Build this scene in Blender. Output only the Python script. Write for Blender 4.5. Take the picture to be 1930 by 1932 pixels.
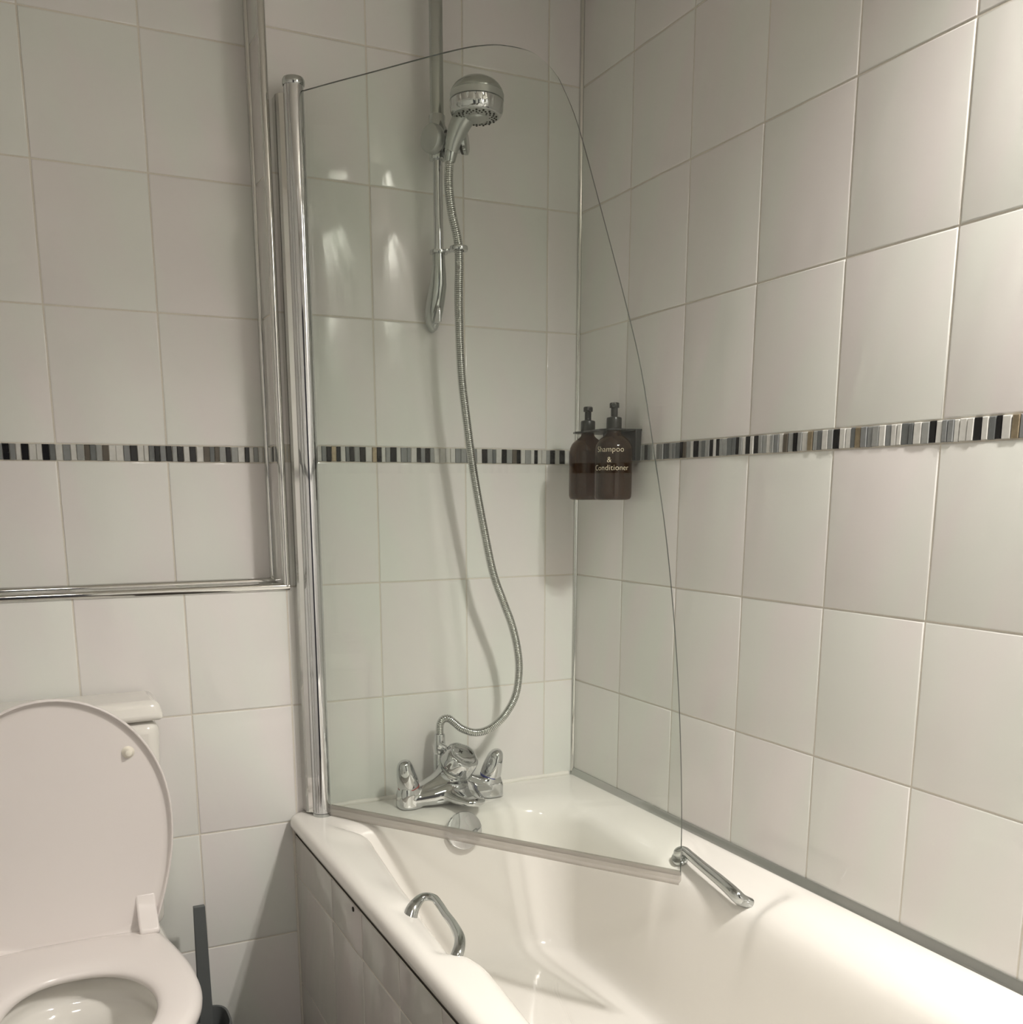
import bpy, bmesh, math, random
from mathutils import Vector, Matrix, noise
for o in list(bpy.data.objects): bpy.data.objects.remove(o)
SC = bpy.context.scene
COL = SC.collection
ZO = 1.275                                   # survey datum (lower edge of the mosaic border) above the floor
PI = math.pi
def V(x, y, z): return Vector((x, y, z + ZO))

# ------------------------------------------------------------------ camera
cam = bpy.data.cameras.new('camera'); camo = bpy.data.objects.new('camera', cam); COL.objects.link(camo)
R3 = Matrix(((0.9035041829622278, 0.09069389330216433, -0.418873261366076),
             (-0.42856118801975435, 0.18217917354280264, -0.8849492218200691),
             (-0.003936939528891631, 0.9790681461443552, 0.20349463312972504)))
mw = R3.to_4x4(); mw.translation = V(-1.1756898, -2.0044196, -0.0694205)
camo.matrix_world = mw
cam.sensor_fit = 'HORIZONTAL'; cam.sensor_width = 36.0
cam.lens = 36.0 * 1864.53 / 1930.0
cam.shift_x = (965.0 - 920.9) / 1930.0
cam.shift_y = (1323.5 - 966.0) / 1930.0
cam.clip_start = 0.02
SC.camera = camo
# ------------------------------------------------------------------ world, lights, exposure
w = bpy.data.worlds.new('world'); SC.world = w; w.use_nodes = True
w.node_tree.nodes['Background'].inputs[0].default_value = (1.0, 0.95, 0.88, 1)
w.node_tree.nodes['Background'].inputs[1].default_value = 0.05
CEIL = 0.985
def spot(name, x, y, z, power, size, blend, radius, col=(1.0, 0.90, 0.76), aim=None):
    l = bpy.data.lights.new(name, 'SPOT'); l.energy = power; l.spot_size = math.radians(size)
    l.spot_blend = blend; l.shadow_soft_size = radius; l.color = col
    o = bpy.data.objects.new(name, l); COL.objects.link(o); o.location = V(x, y, z)
    if aim:
        d = V(*aim) - V(x, y, z); o.rotation_euler = d.to_track_quat('-Z', 'Y').to_euler()
    return o
WARM = (1.0, 0.945, 0.885)
for bx, by, pw in ((-0.075, -1.66, 27), (-0.15, -1.62, 27), (-0.085, -1.54, 22), (-0.17, -1.50, 22)):      # four bulbs of one ceiling fitting
    spot('bath_ceiling_bulb', bx, by, CEIL - 0.065, pw, 150, 1.0, 0.016, WARM)
spot('room_ceiling_lamp', -1.10, -1.80, CEIL - 0.06, 20, 155, 1.0, 0.12, WARM)
SC.view_settings.view_transform = 'Standard'; SC.view_settings.look = 'None'
SC.view_settings.exposure = 0.48; SC.view_settings.gamma = 1.0; SC.view_settings.use_curve_mapping = False

# ------------------------------------------------------------------ materials
def nodes(m): return m.node_tree.nodes, m.node_tree.links
def mat(name, col, rough=0.5, metal=0.0, spec=0.5, coat=0.0, bump=0.0, bscale=50.0, trans=0.0, ior=1.45, vary=0.0):
    m = bpy.data.materials.new(name); m.use_nodes = True
    n, l = nodes(m); b = n['Principled BSDF']
    b.inputs['Base Color'].default_value = (*col, 1); b.inputs['Roughness'].default_value = rough
    b.inputs['Metallic'].default_value = metal; b.inputs['Specular IOR Level'].default_value = spec
    b.inputs['Coat Weight'].default_value = coat; b.inputs['Coat Roughness'].default_value = 0.04
    b.inputs['Transmission Weight'].default_value = trans; b.inputs['IOR'].default_value = ior
    tc = n.new('ShaderNodeTexCoord')
    if bump or vary:
        t = n.new('ShaderNodeTexNoise'); t.inputs['Scale'].default_value = bscale; t.inputs['Detail'].default_value = 3
        l.new(tc.outputs['Object'], t.inputs['Vector'])
        if bump:
            bp = n.new('ShaderNodeBump'); bp.inputs['Strength'].default_value = 1.0; bp.inputs['Distance'].default_value = bump
            l.new(t.outputs['Fac'], bp.inputs['Height']); l.new(bp.outputs['Normal'], b.inputs['Normal'])
        if vary:
            mx = n.new('ShaderNodeMix'); mx.data_type = 'RGBA'
            mx.inputs['A'].default_value = (*[c * (1 - vary) for c in col], 1); mx.inputs['B'].default_value = (*[min(1, c * (1 + vary)) for c in col], 1)
            l.new(t.outputs['Fac'], mx.inputs['Factor']); l.new(mx.outputs['Result'], b.inputs['Base Color'])
    return m
def tile_material(name, col, wave=0.0014):
    m = mat(name, col, rough=0.06, spec=0.5)
    n, l = nodes(m); b = n['Principled BSDF']
    geo = n.new('ShaderNodeNewGeometry'); at = n.new('ShaderNodeAttribute'); at.attribute_name = 'tile'
    # coordinates along the wall (x+y, z), sheared so that the glaze undulates in slanting waves
    sx = n.new('ShaderNodeSeparateXYZ'); l.new(geo.outputs['Position'], sx.inputs[0])
    add = n.new('ShaderNodeMath'); add.operation = 'ADD'; l.new(sx.outputs['X'], add.inputs[0]); l.new(sx.outputs['Y'], add.inputs[1])
    sh = n.new('ShaderNodeMath'); sh.operation = 'MULTIPLY_ADD'; l.new(sx.outputs['Z'], sh.inputs[0]); sh.inputs[1].default_value = 0.28; l.new(add.outputs[0], sh.inputs[2])
    mz = n.new('ShaderNodeMath'); mz.operation = 'MULTIPLY'; l.new(sx.outputs['Z'], mz.inputs[0]); mz.inputs[1].default_value = 0.30
    cb = n.new('ShaderNodeCombineXYZ'); l.new(sh.outputs[0], cb.inputs['X']); l.new(mz.outputs[0], cb.inputs['Y']); 
    rz = n.new('ShaderNodeMath'); rz.operation = 'MULTIPLY'; l.new(at.outputs['Fac'], rz.inputs[0]); rz.inputs[1].default_value = 7.0
    l.new(rz.outputs[0], cb.inputs['Z'])
    t = n.new('ShaderNodeTexNoise'); t.inputs['Scale'].default_value = 17; t.inputs['Detail'].default_value = 1.5; t.inputs['Roughness'].default_value = 0.45
    l.new(cb.outputs[0], t.inputs['Vector'])
    t2 = n.new('ShaderNodeTexNoise'); t2.inputs['Scale'].default_value = 60; t2.inputs['Detail'].default_value = 2
    l.new(geo.outputs['Position'], t2.inputs['Vector'])
    b1 = n.new('ShaderNodeBump'); b1.inputs['Distance'].default_value = wave; l.new(t.outputs['Fac'], b1.inputs['Height'])
    b2 = n.new('ShaderNodeBump'); b2.inputs['Distance'].default_value = wave * 0.06; l.new(t2.outputs['Fac'], b2.inputs['Height']); l.new(b1.outputs['Normal'], b2.inputs['Normal'])
    l.new(b2.outputs['Normal'], b.inputs['Normal'])
    # faint pinkish to greenish drift in the glaze
    t3 = n.new('ShaderNodeTexNoise'); t3.inputs['Scale'].default_value = 9; l.new(cb.outputs[0], t3.inputs['Vector'])
    mx = n.new('ShaderNodeMix'); mx.data_type = 'RGBA'
    mx.inputs['A'].default_value = (col[0] * 0.99, col[1] * 0.965, col[2] * 0.975, 1); mx.inputs['B'].default_value = (col[0] * 0.97, col[1] * 1.0, col[2] * 0.975, 1)
    rp = n.new('ShaderNodeMapRange'); rp.inputs['From Min'].default_value = 0.38; rp.inputs['From Max'].default_value = 0.62
    l.new(t3.outputs['Fac'], rp.inputs['Value']); l.new(rp.outputs['Result'], mx.inputs['Factor'])
    l.new(mx.outputs['Result'], b.inputs['Base Color'])
    return m
M = {}
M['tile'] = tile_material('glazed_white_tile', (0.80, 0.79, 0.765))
M['panel_tile'] = tile_material('glazed_panel_tile_shaded', (0.62, 0.60, 0.57), 0.0018)  # darker copy of the wall tile, shade on the panel put into its colour
M['grout'] = mat('grout', (0.70, 0.665, 0.59), 0.8, bump=0.0004, bscale=300, vary=0.08)
M['silicone'] = mat('white_silicone', (0.82, 0.80, 0.74), 0.3, bump=0.0006, bscale=90)
M['chrome'] = mat('chrome', (0.64, 0.65, 0.66), 0.04, 1.0, bump=0.00005, bscale=20)
M['chrome_dull'] = mat('dull_chrome', (0.52, 0.54, 0.53), 0.13, 1.0, bump=0.00005, bscale=40)
M['satin'] = mat('satin_silver_plastic', (0.50, 0.52, 0.50), 0.30, 0.75, coat=0.3, vary=0.03)
M['cover_tube'] = mat('grey_tube', (0.44, 0.46, 0.43), 0.16, 0.75, coat=0.4, vary=0.02)
M['trim_chrome'] = mat('chrome_tile_trim', (0.68, 0.68, 0.66), 0.07, 1.0, bump=0.0001, bscale=15)
M['bath_trim'] = mat('grey_metal_seal_strip', (0.46, 0.47, 0.45), 0.26, 0.85, bump=0.0002, bscale=12)
M['acrylic'] = mat('white_bath_acrylic', (0.82, 0.80, 0.755), 0.12, spec=0.5, coat=0.3)
M['ceramic'] = mat('white_ceramic', (0.80, 0.78, 0.73), 0.06, coat=0.4, bump=0.0002, bscale=12)
M['seat'] = mat('white_seat_plastic', (0.80, 0.755, 0.73), 0.22)
M['buffer'] = mat('off_white_rubber', (0.84, 0.80, 0.70), 0.35)
M['black_gap'] = mat('dark_gap', (0.035, 0.028, 0.022), 0.8)  # black for the shade in the gap under the rim, and for the screw
M['black_plastic'] = mat('black_plastic', (0.018, 0.019, 0.017), 0.28, vary=0.05)
M['grey_plastic'] = mat('charcoal_plastic', (0.115, 0.125, 0.125), 0.42, bump=0.0001, bscale=200)
M['gold_text'] = mat('cream_print', (0.86, 0.76, 0.56), 0.4)
M['red'] = mat('red_ring', (0.30, 0.02, 0.015), 0.3)
M['blue'] = mat('blue_ring', (0.02, 0.03, 0.16), 0.3)
M['nozzle'] = mat('black_nozzle', (0.015, 0.015, 0.012), 0.5)
M['ceiling'] = mat('ceiling_paint', (0.72, 0.69, 0.63), 0.9, bump=0.0003, bscale=80)
M['floor'] = mat('floor_vinyl', (0.10, 0.085, 0.07), 0.5, vary=0.2, bscale=4)
M['reflection_door'] = mat('dark_reflection_door', (0.030, 0.033, 0.048), 0.4, vary=0.1)  # dark tone for chrome reflections
M['water'] = mat('water', (0.75, 0.78, 0.74), 0.02, trans=0.0, spec=0.6)
M['seal'] = mat('clear_plastic_seal', (0.66, 0.64, 0.61), 0.15, trans=0.55, ior=1.35, vary=0.12, bscale=30)
M['hose'] = mat('chrome_hose', (0.58, 0.59, 0.57), 0.12, 1.0)
for i, c in enumerate([(0.012, 0.012, 0.013), (0.14, 0.15, 0.15), (0.30, 0.31, 0.30), (0.58, 0.58, 0.55), (0.11, 0.095, 0.075), (0.35, 0.29, 0.20), (0.22, 0.23, 0.23)]):
    M['mos%d' % i] = mat(['black_marble', 'slate_grey', 'mid_grey_glass', 'pale_marble', 'brown_stone', 'hammered_gold_glass', 'grey_stone'][i], c, 0.12 if i in (0, 2, 3) else 0.3,
                         0.7 if i == 5 else 0.0, vary=0.15 if i != 5 else 0.4, bscale=120, bump=0.0003 if i == 5 else 0.00005)
def glass_material(name, tint, f0=0.04):
    m = bpy.data.materials.new(name); m.use_nodes = True; n, l = nodes(m)
    for x in list(n): n.remove(x)
    out = n.new('ShaderNodeOutputMaterial'); mix = n.new('ShaderNodeMixShader')
    tr = n.new('ShaderNodeBsdfTransparent'); gl = n.new('ShaderNodeBsdfGlossy'); gl.inputs['Roughness'].default_value = 0.0
    tr.inputs['Color'].default_value = (*tint, 1)
    fr = n.new('ShaderNodeFresnel'); fr.inputs['IOR'].default_value = 1.45
    ge = n.new('ShaderNodeNewGeometry'); mr = n.new('ShaderNodeMapRange'); mr.inputs['To Min'].default_value = 1.45; mr.inputs['To Max'].default_value = 1 / 1.45
    l.new(ge.outputs['Backfacing'], mr.inputs['Value']); l.new(mr.outputs['Result'], fr.inputs['IOR'])
    l.new(fr.outputs[0], mix.inputs[0]); l.new(tr.outputs[0], mix.inputs[1]); l.new(gl.outputs[0], mix.inputs[2]); l.new(mix.outputs[0], out.inputs['Surface'])
    return m
M['glass'] = glass_material('clear_screen_glass', (0.972, 0.988, 0.974))
M['glass_edge'] = mat('polished_glass_edge', (0.035, 0.045, 0.038), 0.08, coat=0.5)
def amber_material():
    m = bpy.data.materials.new('amber_bottle'); m.use_nodes = True; n, l = nodes(m)
    b = n['Principled BSDF']; b.inputs['Base Color'].default_value = (0.030, 0.013, 0.004, 1); b.inputs['Roughness'].default_value = 0.08
    tr = n.new('ShaderNodeBsdfTransparent'); tr.inputs['Color'].default_value = (0.48, 0.25, 0.08, 1)
    mix = n.new('ShaderNodeMixShader'); mix.inputs[0].default_value = 0.58
    l.new(tr.outputs[0], mix.inputs[1]); l.new(b.outputs[0], mix.inputs[2]); l.new(mix.outputs[0], n['Material Output'].inputs['Surface'])
    return m
M['amber'] = amber_material()

def seal_material():
    m = bpy.data.materials.new('translucent_seal'); m.use_nodes = True; n, l = nodes(m)
    b = n['Principled BSDF']; b.inputs['Roughness'].default_value = 0.15
    t = n.new('ShaderNodeTexNoise'); t.inputs['Scale'].default_value = 7; tc = n.new('ShaderNodeTexCoord'); l.new(tc.outputs['Object'], t.inputs['Vector'])
    cr = n.new('ShaderNodeMix'); cr.data_type = 'RGBA'; cr.inputs['A'].default_value = (0.60, 0.58, 0.55, 1); cr.inputs['B'].default_value = (0.46, 0.42, 0.38, 1)
    l.new(t.outputs['Fac'], cr.inputs['Factor']); l.new(cr.outputs['Result'], b.inputs['Base Color'])
    tr = n.new('ShaderNodeBsdfTransparent'); tr.inputs['Color'].default_value = (0.93, 0.92, 0.90, 1)
    mix = n.new('ShaderNodeMixShader'); mix.inputs[0].default_value = 0.42
    l.new(tr.outputs[0], mix.inputs[1]); l.new(b.outputs[0], mix.inputs[2]); l.new(mix.outputs[0], n['Material Output'].inputs['Surface'])
    return m
M['seal'] = seal_material()

# ------------------------------------------------------------------ helpers
def build(name, bm, mats, parent=None, smooth=True, loc=None, auto=None):
    me = bpy.data.meshes.new(name); bmesh.ops.recalc_face_normals(bm, faces=bm.faces[:]); bm.to_mesh(me); bm.free()
    if not isinstance(mats, (list, tuple)): mats = [mats]
    for m in mats: me.materials.append(M[m] if isinstance(m, str) else m)
    o = bpy.data.objects.new(name, me); COL.objects.link(o)
    if parent is not None:
        o.parent = parent; o.matrix_parent_inverse = Matrix.Translation(-Vector(parent.location))
    if smooth:
        for p in me.polygons: p.use_smooth = True
        me.set_sharp_from_angle(angle=math.radians(auto if auto else 40))
    return o
def thing(name, label, cat, loc, group=None):
    o = bpy.data.objects.new(name, None); COL.objects.link(o); o.location = loc; o.empty_display_size = 0.05
    o['label'] = label; o['category'] = cat
    if group: o['group'] = group
    return o
def tag(o, label, cat, group=None):
    o['label'] = label; o['category'] = cat
    if group: o['group'] = group
    return o
def struct(o): o['kind'] = 'structure'; return o
def BM(): return bmesh.new()
def box(bm, a, b, mi=0, bev=0.0, segs=2):
    a = Vector(a); b = Vector(b); c = (a + b) / 2; s = b - a
    g = bmesh.ops.create_cube(bm, size=1.0, matrix=Matrix.Translation(c) @ Matrix.Diagonal((abs(s.x), abs(s.y), abs(s.z), 1)))
    fs = set(f for v in g['verts'] for f in v.link_faces)
    for f in fs: f.material_index = mi
    if bev:
        es = list(set(e for v in g['verts'] for e in v.link_edges))
        r = bmesh.ops.bevel(bm, geom=es, offset=bev, segments=segs, affect='EDGES', profile=0.5)
        for f in r['faces']: f.material_index = mi
def loft(bm, rings, mi=0, cap0=True, cap1=True, closed=True):
    vr = [[bm.verts.new(p) for p in r] for r in rings]
    n = len(vr[0])
    for a, b in zip(vr[:-1], vr[1:]):
        for i in range(n if closed else n - 1):
            j = (i + 1) % n
            f = bm.faces.new((a[i], a[j], b[j], b[i])); f.material_index = mi
    if cap0: bm.faces.new(vr[0][::-1]).material_index = mi
    if cap1: bm.faces.new(vr[-1]).material_index = mi
    return vr
def frame(axis):
    a = Vector(axis).normalized(); u = a.orthogonal().normalized(); return a, u, a.cross(u)
def lathe(bm, prof, origin, axis=(0, 0, 1), n=40, mi=0, cap0=True, cap1=True):
    a, u, v = frame(axis); o = Vector(origin)
    loft(bm, [[o + a * h + (u * math.cos(2 * PI * k / n) + v * math.sin(2 * PI * k / n)) * r for k in range(n)] for r, h in prof], mi, cap0, cap1)
def catmull(pts, per=10, vals=None):
    P = [Vector(p) for p in pts]; out = []; ov = []
    n = len(P)
    for i in range(n - 1):
        p0 = P[max(i - 1, 0)]; p1 = P[i]; p2 = P[i + 1]; p3 = P[min(i + 2, n - 1)]
        for k in range(per):
            t = k / per
            out.append(0.5 * ((2 * p1) + (-p0 + p2) * t + (2 * p0 - 5 * p1 + 4 * p2 - p3) * t * t + (-p0 + 3 * p1 - 3 * p2 + p3) * t ** 3))
            if vals: ov.append(vals[i] * (1 - t) + vals[i + 1] * t)
    out.append(P[-1])
    if vals: ov.append(vals[-1]); return out, ov
    return out
def sweep(bm, pts, rad, n=16, mi=0, caps=True, up=None, squash=None):
    """tube along pts; rad number or list or function(arc length); squash=(a,b) scales the section's two axes"""
    P = [Vector(p) for p in pts]; T = []
    for i in range(len(P)): T.append((P[min(i + 1, len(P) - 1)] - P[max(i - 1, 0)]).normalized())
    u = Vector(up) if up else T[0].orthogonal()
    rings = []; s = 0
    for i, p in enumerate(P):
        if i: s += (p - P[i - 1]).length
        u = (u - T[i] * u.dot(T[i])).normalized(); v = T[i].cross(u)
        r = rad(s) if callable(rad) else (rad[i] if isinstance(rad, (list, tuple)) else rad)
        a, b = squash if squash else (1, 1)
        rings.append([p + (u * math.cos(2 * PI * k / n) * a + v * math.sin(2 * PI * k / n) * b) * r for k in range(n)])
    loft(bm, rings, mi, caps, caps)
def extrude_poly(bm, poly, d0, d1, fn, mi=0, rimi=None):
    """poly: 2-D outline; fn(u, v, d) -> point; slab between depth d0 and d1"""
    A = [bm.verts.new(fn(u, v, d0)) for u, v in poly]; B = [bm.verts.new(fn(u, v, d1)) for u, v in poly]
    bm.faces.new(A[::-1]).material_index = mi; bm.faces.new(B).material_index = mi
    n = len(poly)
    for i in range(n):
        j = (i + 1) % n; bm.faces.new((A[i], A[j], B[j], B[i])).material_index = mi if rimi is None else rimi

# ------------------------------------------------------------------ tiled walls
ZR = [-1.275, -1.2515, -1.0014, -0.7489, -0.4964, -0.2485, 0.0, None, 0.0313, 0.2808, 0.5292, 0.7757, CEIL]
GR = 0.0016
def tiled(name, fn, cols, rows, holes=None, mi=('tile', 'grout'), strip=None, thick=0.012):
    """fn(u, z, d): d = distance out of the wall. cols/rows: joint positions. holes(u,z)->True leaves a cell empty"""
    bm = BM(); lay = bm.faces.layers.float.new('tile'); rnd = random.Random(hash(name) % 1000 if False else len(name) * 7 + len(cols))
    for i in range(len(cols) - 1):
        for j in range(len(rows) - 1):
            a, b = cols[i], cols[i + 1]; c, d = rows[j], rows[j + 1]
            if holes and holes((a + b) / 2, (c + d) / 2): continue
            if b - a < 0.004 or d - c < 0.004: continue
            isstrip = strip and abs((c + d) / 2 - (strip[0] + strip[1]) / 2) < 0.004
            rv = rnd.random()
            # grout bed
            f = bm.faces.new([bm.verts.new(fn(*p, 0)) for p in ((a, c), (b, c), (b, d), (a, d))]); f.material_index = 1
            if isstrip: continue
            jit = 0.0004
            lift = [0.0014 + rnd.uniform(-jit, jit) for _ in range(4)]
            g = GR; e = 0.0022
            o = [(a + g, c + g), (b - g, c + g), (b - g, d - g), (a + g, d - g)]
            s1 = [(a + g + e * .35, c + g + e * .35), (b - g - e * .35, c + g + e * .35), (b - g - e * .35, d - g - e * .35), (a + g + e * .35, d - g - e * .35)]
            s2 = [(a + g + e, c + g + e), (b - g - e, c + g + e), (b - g - e, d - g - e), (a + g + e, d - g - e)]
            R0 = [bm.verts.new(fn(*p, -0.001)) for p in o]
            R1 = [bm.verts.new(fn(*p, l * 0.45)) for p, l in zip(o, lift)]
            R2 = [bm.verts.new(fn(*p, l * 0.85)) for p, l in zip(s1, lift)]
            R3_ = [bm.verts.new(fn(*p, l)) for p, l in zip(s2, lift)]
            fs = []
            for A, B in ((R0, R1), (R1, R2), (R2, R3_)):
                for k in range(4): fs.append(bm.faces.new((A[k], A[(k + 1) % 4], B[(k + 1) % 4], B[k])))
            fs.append(bm.faces.new(R3_))
            for f in fs: f[lay] = rv; f.material_index = 0
    # thickness behind
    a, b, c, d = cols[0], cols[-1], rows[0], rows[-1]
    if not holes:
        P = [bm.verts.new(fn(*p, -thick)) for p in ((a, c), (b, c), (b, d), (a, d))]
        bm.faces.new(P).material_index = 1
    me = bpy.data.meshes.new(name); bmesh.ops.recalc_face_normals(bm, faces=bm.faces[:]); bm.to_mesh(me); bm.free()
    for m in mi: me.materials.append(M[m])
    for p in me.polygons: p.use_smooth = True
    me.set_sharp_from_angle(angle=math.radians(50))
    return me
def link(name, me):
    o = bpy.data.objects.new(name, me); COL.objects.link(o); return o
RR = [-1.275, -1.2515, -1.0014, -0.7489, -0.4964, -0.2485, 0.0, 0.0313, 0.2808, 0.5292, 0.7757, CEIL]
STR = (0.0, 0.0313)
XW = -1.78; YF = -2.55                       # far sides of the room
EX = -0.6815; RD = 0.10                      # edge and depth of the recessed upper wall
colsB = [XW, -1.690, -1.489, -1.2885, -1.0870, -0.8847, EX, -0.4809, -0.2790, -0.0815, 0.0]
fB = lambda u, z, d: V(u, -d, z)
struct(link('wall_back', tiled('wall_back', fB, colsB, RR, holes=lambda u, z: u < EX and z > -0.2485, strip=STR)))
colsBr = [XW, -1.690, -1.489, -1.2885, -1.0875, -0.8845, EX]
fBr = lambda u, z, d: V(u, RD - d, z)
struct(link('wall_back_recess', tiled('wall_back_recess', fBr, colsBr, RR[5:], strip=STR)))
fS = lambda u, z, d: V(EX - d, RD - u, z)
struct(link('wall_recess_side', tiled('wall_recess_side', fS, [0, RD], RR[5:], strip=STR)))
fL = lambda u, z, d: V(u, z, -0.2485 + d)
struct(link('wall_recess_ledge', tiled('wall_recess_ledge', fL, colsBr, [0, RD])))
fR = lambda u, z, d: V(-d, u, z)
colsR = sorted([0, -0.1975, -0.392, -0.5915, -0.7926, -0.9940] + [-0.994 - 0.2 * k for k in range(1, 8)] + [YF])
struct(link('wall_right', tiled('wall_right', fR, colsR, RR, strip=STR)))
fLf = lambda u, z, d: V(XW + d, u, z)
struct(link('wall_left', tiled('wall_left', fLf, [YF] + [YF + 0.05 + 0.2 * k for k in range(13)] + [RD], RR, strip=STR)))
fF = lambda u, z, d: V(u, YF + d, z)
struct(link('wall_front', tiled('wall_front', fF, [XW] + [XW + 0.18 + 0.2 * k for k in range(8)] + [0], RR, strip=STR)))
bm = BM(); box(bm, V(XW - .02, YF - .02, -1.295), V(0.02, RD + .02, -1.2752)); struct(build('floor', bm, 'floor'))
bm = BM(); box(bm, V(XW - .02, YF - .02, CEIL), V(0.02, RD + .02, CEIL + .02)); struct(build('ceiling', bm, 'ceiling'))
bm = BM(); box(bm, V(-1.60, YF + .002, -1.275), V(-0.90, YF + .035, 0.72), bev=.004)
for zz in (-1.1, -0.15):
    box(bm, V(-1.50, YF + .03, zz), V(-1.0, YF + .045, zz + (0.8 if zz < -1 else 0.75)), bev=.006)
struct(build('reflection_door_1', bm, 'reflection_door'))  # added out of view, to give the chrome something dark to reflect

# mosaic borders
def mosaic(name, fn, u0, u1, seed):
    rnd = random.Random(seed); bm = BM(); u = u0; prev = -1
    while u < u1 - 0.003:
        wd = rnd.uniform(0.0085, 0.0142)
        if u + wd > u1: wd = u1 - u
        k = rnd.choices(range(7), weights=[26, 10, 19, 26, 3, 2, 14])[0]
        if k == prev and k in (0, 5): k = 3
        prev = k
        t = rnd.uniform(0.0022, 0.0034); g = 0.00045; j = rnd.uniform(-.0004, .0004)
        a, b, c, d = u + g, u + wd - g, STR[0] + .0008 + j, STR[1] - .0008 + j
        e = .0008; sk = rnd.uniform(-.0005, .0005)
        r0 = [bm.verts.new(fn(*p, -.001)) for p in ((a, c), (b, c), (b + sk, d), (a + sk, d))]
        r1 = [bm.verts.new(fn(*p, t * .7)) for p in ((a, c), (b, c), (b + sk, d), (a + sk, d))]
        r2 = [bm.verts.new(fn(*p, t)) for p in ((a + e, c + e), (b - e, c + e), (b - e + sk, d - e), (a + e + sk, d - e))]
        for A, B in ((r0, r1), (r1, r2)):
            for q in range(4): bm.faces.new((A[q], A[(q + 1) % 4], B[(q + 1) % 4], B[q])).material_index = k
        bm.faces.new(r2).material_index = k
        u += wd
    return struct(build(name, bm, ['mos%d' % i for i in range(7)], auto=20))
mosaic('trim_1', fB, EX + .012, -0.004, 11)
mosaic('trim_2', fBr, XW + .002, EX - .012, 5)
mosaic('trim_3', fR, YF, -0.006, 8)
mosaic('trim_4', fLf, YF, RD, 9)
mosaic('trim_5', fF, XW, 0, 10)
mosaic('trim_6', fS, .012, RD - .012, 21)

# chrome quadrant trims round the recess, as quarter-round bars
def bar(name, p0, p1, r, m='trim_chrome', n=20):
    bm = BM(); sweep(bm, [Vector(p0), Vector(p1)], r, n); return struct(build(name, bm, m))
bar('trim_7', V(EX + .0005, -.0005, -0.2485), V(EX + .0005, -.0005, CEIL), .0080)              # outer vertical
bar('trim_8', V(XW, -.0005, -0.2485), V(EX + .0055, -.0005, -0.2485), .0080)                    # outer horizontal
bar('trim_9', V(EX - .003, RD - .004, -0.2485), V(EX - .003, RD - .004, CEIL), .0075)          # inner vertical
bar('trim_10', V(XW, RD - .004, -0.2445), V(EX, RD - .004, -0.2445), .0085)                    # inner horizontal
bar('trim_11', V(-.002, -.002, -0.722), V(-.002, -.002, CEIL), .0072)                           # corner of back and right wall
bm = BM()                                                                                       # grey strip where bath meets right wall
sec = [(-0.0005, -0.7125), (-0.004, -0.7125), (-0.006, -0.716), (-0.0075, -0.723), (-0.011, -0.7275), (-0.0165, -0.7305), (-0.017, -0.734), (-0.0005, -0.734)]
loft(bm, [[V(x, y, z) for x, z in sec] for y in (-0.006, -1.70)]); struct(build('trim_12', bm, 'bath_trim', auto=60))
bm = BM()                                                                                       # silicone bead at back wall
pts = [V(-0.645 + 0.0225 * i, -.002, -0.7265 + .0006 * math.sin(i * 2.1)) for i in range(29)]
sweep(bm, pts, [.0062 + .0009 * math.sin(i * 1.7) for i in range(29)], 10); struct(build('trim_13', bm, 'silicone'))
bm = BM()                                                                                       # grout/silicone line down the wall beside the bath panel
sweep(bm, [V(-0.6885, -.003, -1.27), V(-0.6885, -.003, -0.76)], .0045, 10); struct(build('trim_14', bm, 'grout'))

# ------------------------------------------------------------------ bath
bath = thing('bathtub', 'white acrylic bathtub with a chrome grab handle on each side', 'bathtub', V(-.35, -.85, -1.275))
def ss(a, b, x):
    t = max(0, min(1, (x - a) / (b - a))); return t * t * (3 - 2 * t)
def rrect(xl, xr, yb, yf, rr, z, K=10, S=120, fl=None, fr=None, fz=None):
    """rounded rectangle, rr = 4 radii (back-left, back-right, front-right, front-left)"""
    pts = []
    cs = [((xl, yb), rr[0], (1, -1), PI, PI / 2), ((xr, yb), rr[1], (-1, -1), PI / 2, 0), ((xr, yf), rr[2], (-1, 1), 0, -PI / 2), ((xl, yf), rr[3], (1, 1), -PI / 2, -PI)]
    arcs = []
    for (cx, cy), r, (sx, sy), a0, a1 in cs:
        c = (cx + sx * r, cy + sy * r)
        arcs.append([(c[0] + r * math.cos(a0 + (a1 - a0) * k / K), c[1] + r * math.sin(a0 + (a1 - a0) * k / K)) for k in range(K + 1)])
    for q in range(4):
        A = arcs[q]; B = arcs[(q + 1) % 4]; pts += A
        n = S if q in (1, 3) else 20
        for k in range(1, n): pts.append((A[-1][0] + (B[0][0] - A[-1][0]) * k / n, A[-1][1] + (B[0][1] - A[-1][1]) * k / n))
    out = []
    xm = (xl + xr) / 2
    for x, y in pts:
        if fl and x < xm: x += fl(y) * (ss(xm, xl, x) if False else max(0, min(1, (xm - x) / (xm - xl) * 1.6)))
        if fr and x > xm: x += fr(y) * max(0, min(1, (x - xm) / (xr - xm) * 1.6))
        zz = z + (fz(x, y) if fz else 0)
        out.append(V(x, y, zz))
    return out
def notch(y, c=-0.675, hw=0.115, e=0.035): return ss(c - hw - e, c - hw, y) * (1 - ss(c + hw, c + hw + e, y))
LE = [(0, -.628), (-.150, -.628), (-.176, -.604), (-.195, -.595), (-.215, -.596), (-.385, -.615), (-.527, -.632), (-.59, -.6385), (-.687, -.6455), (-.742, -.6495), (-.758, -.641), (-.778, -.630), (-.81, -.6256), (-.86, -.628), (-.92, -.633), (-1.0, -.640), (-1.8, -.640)]
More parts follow.
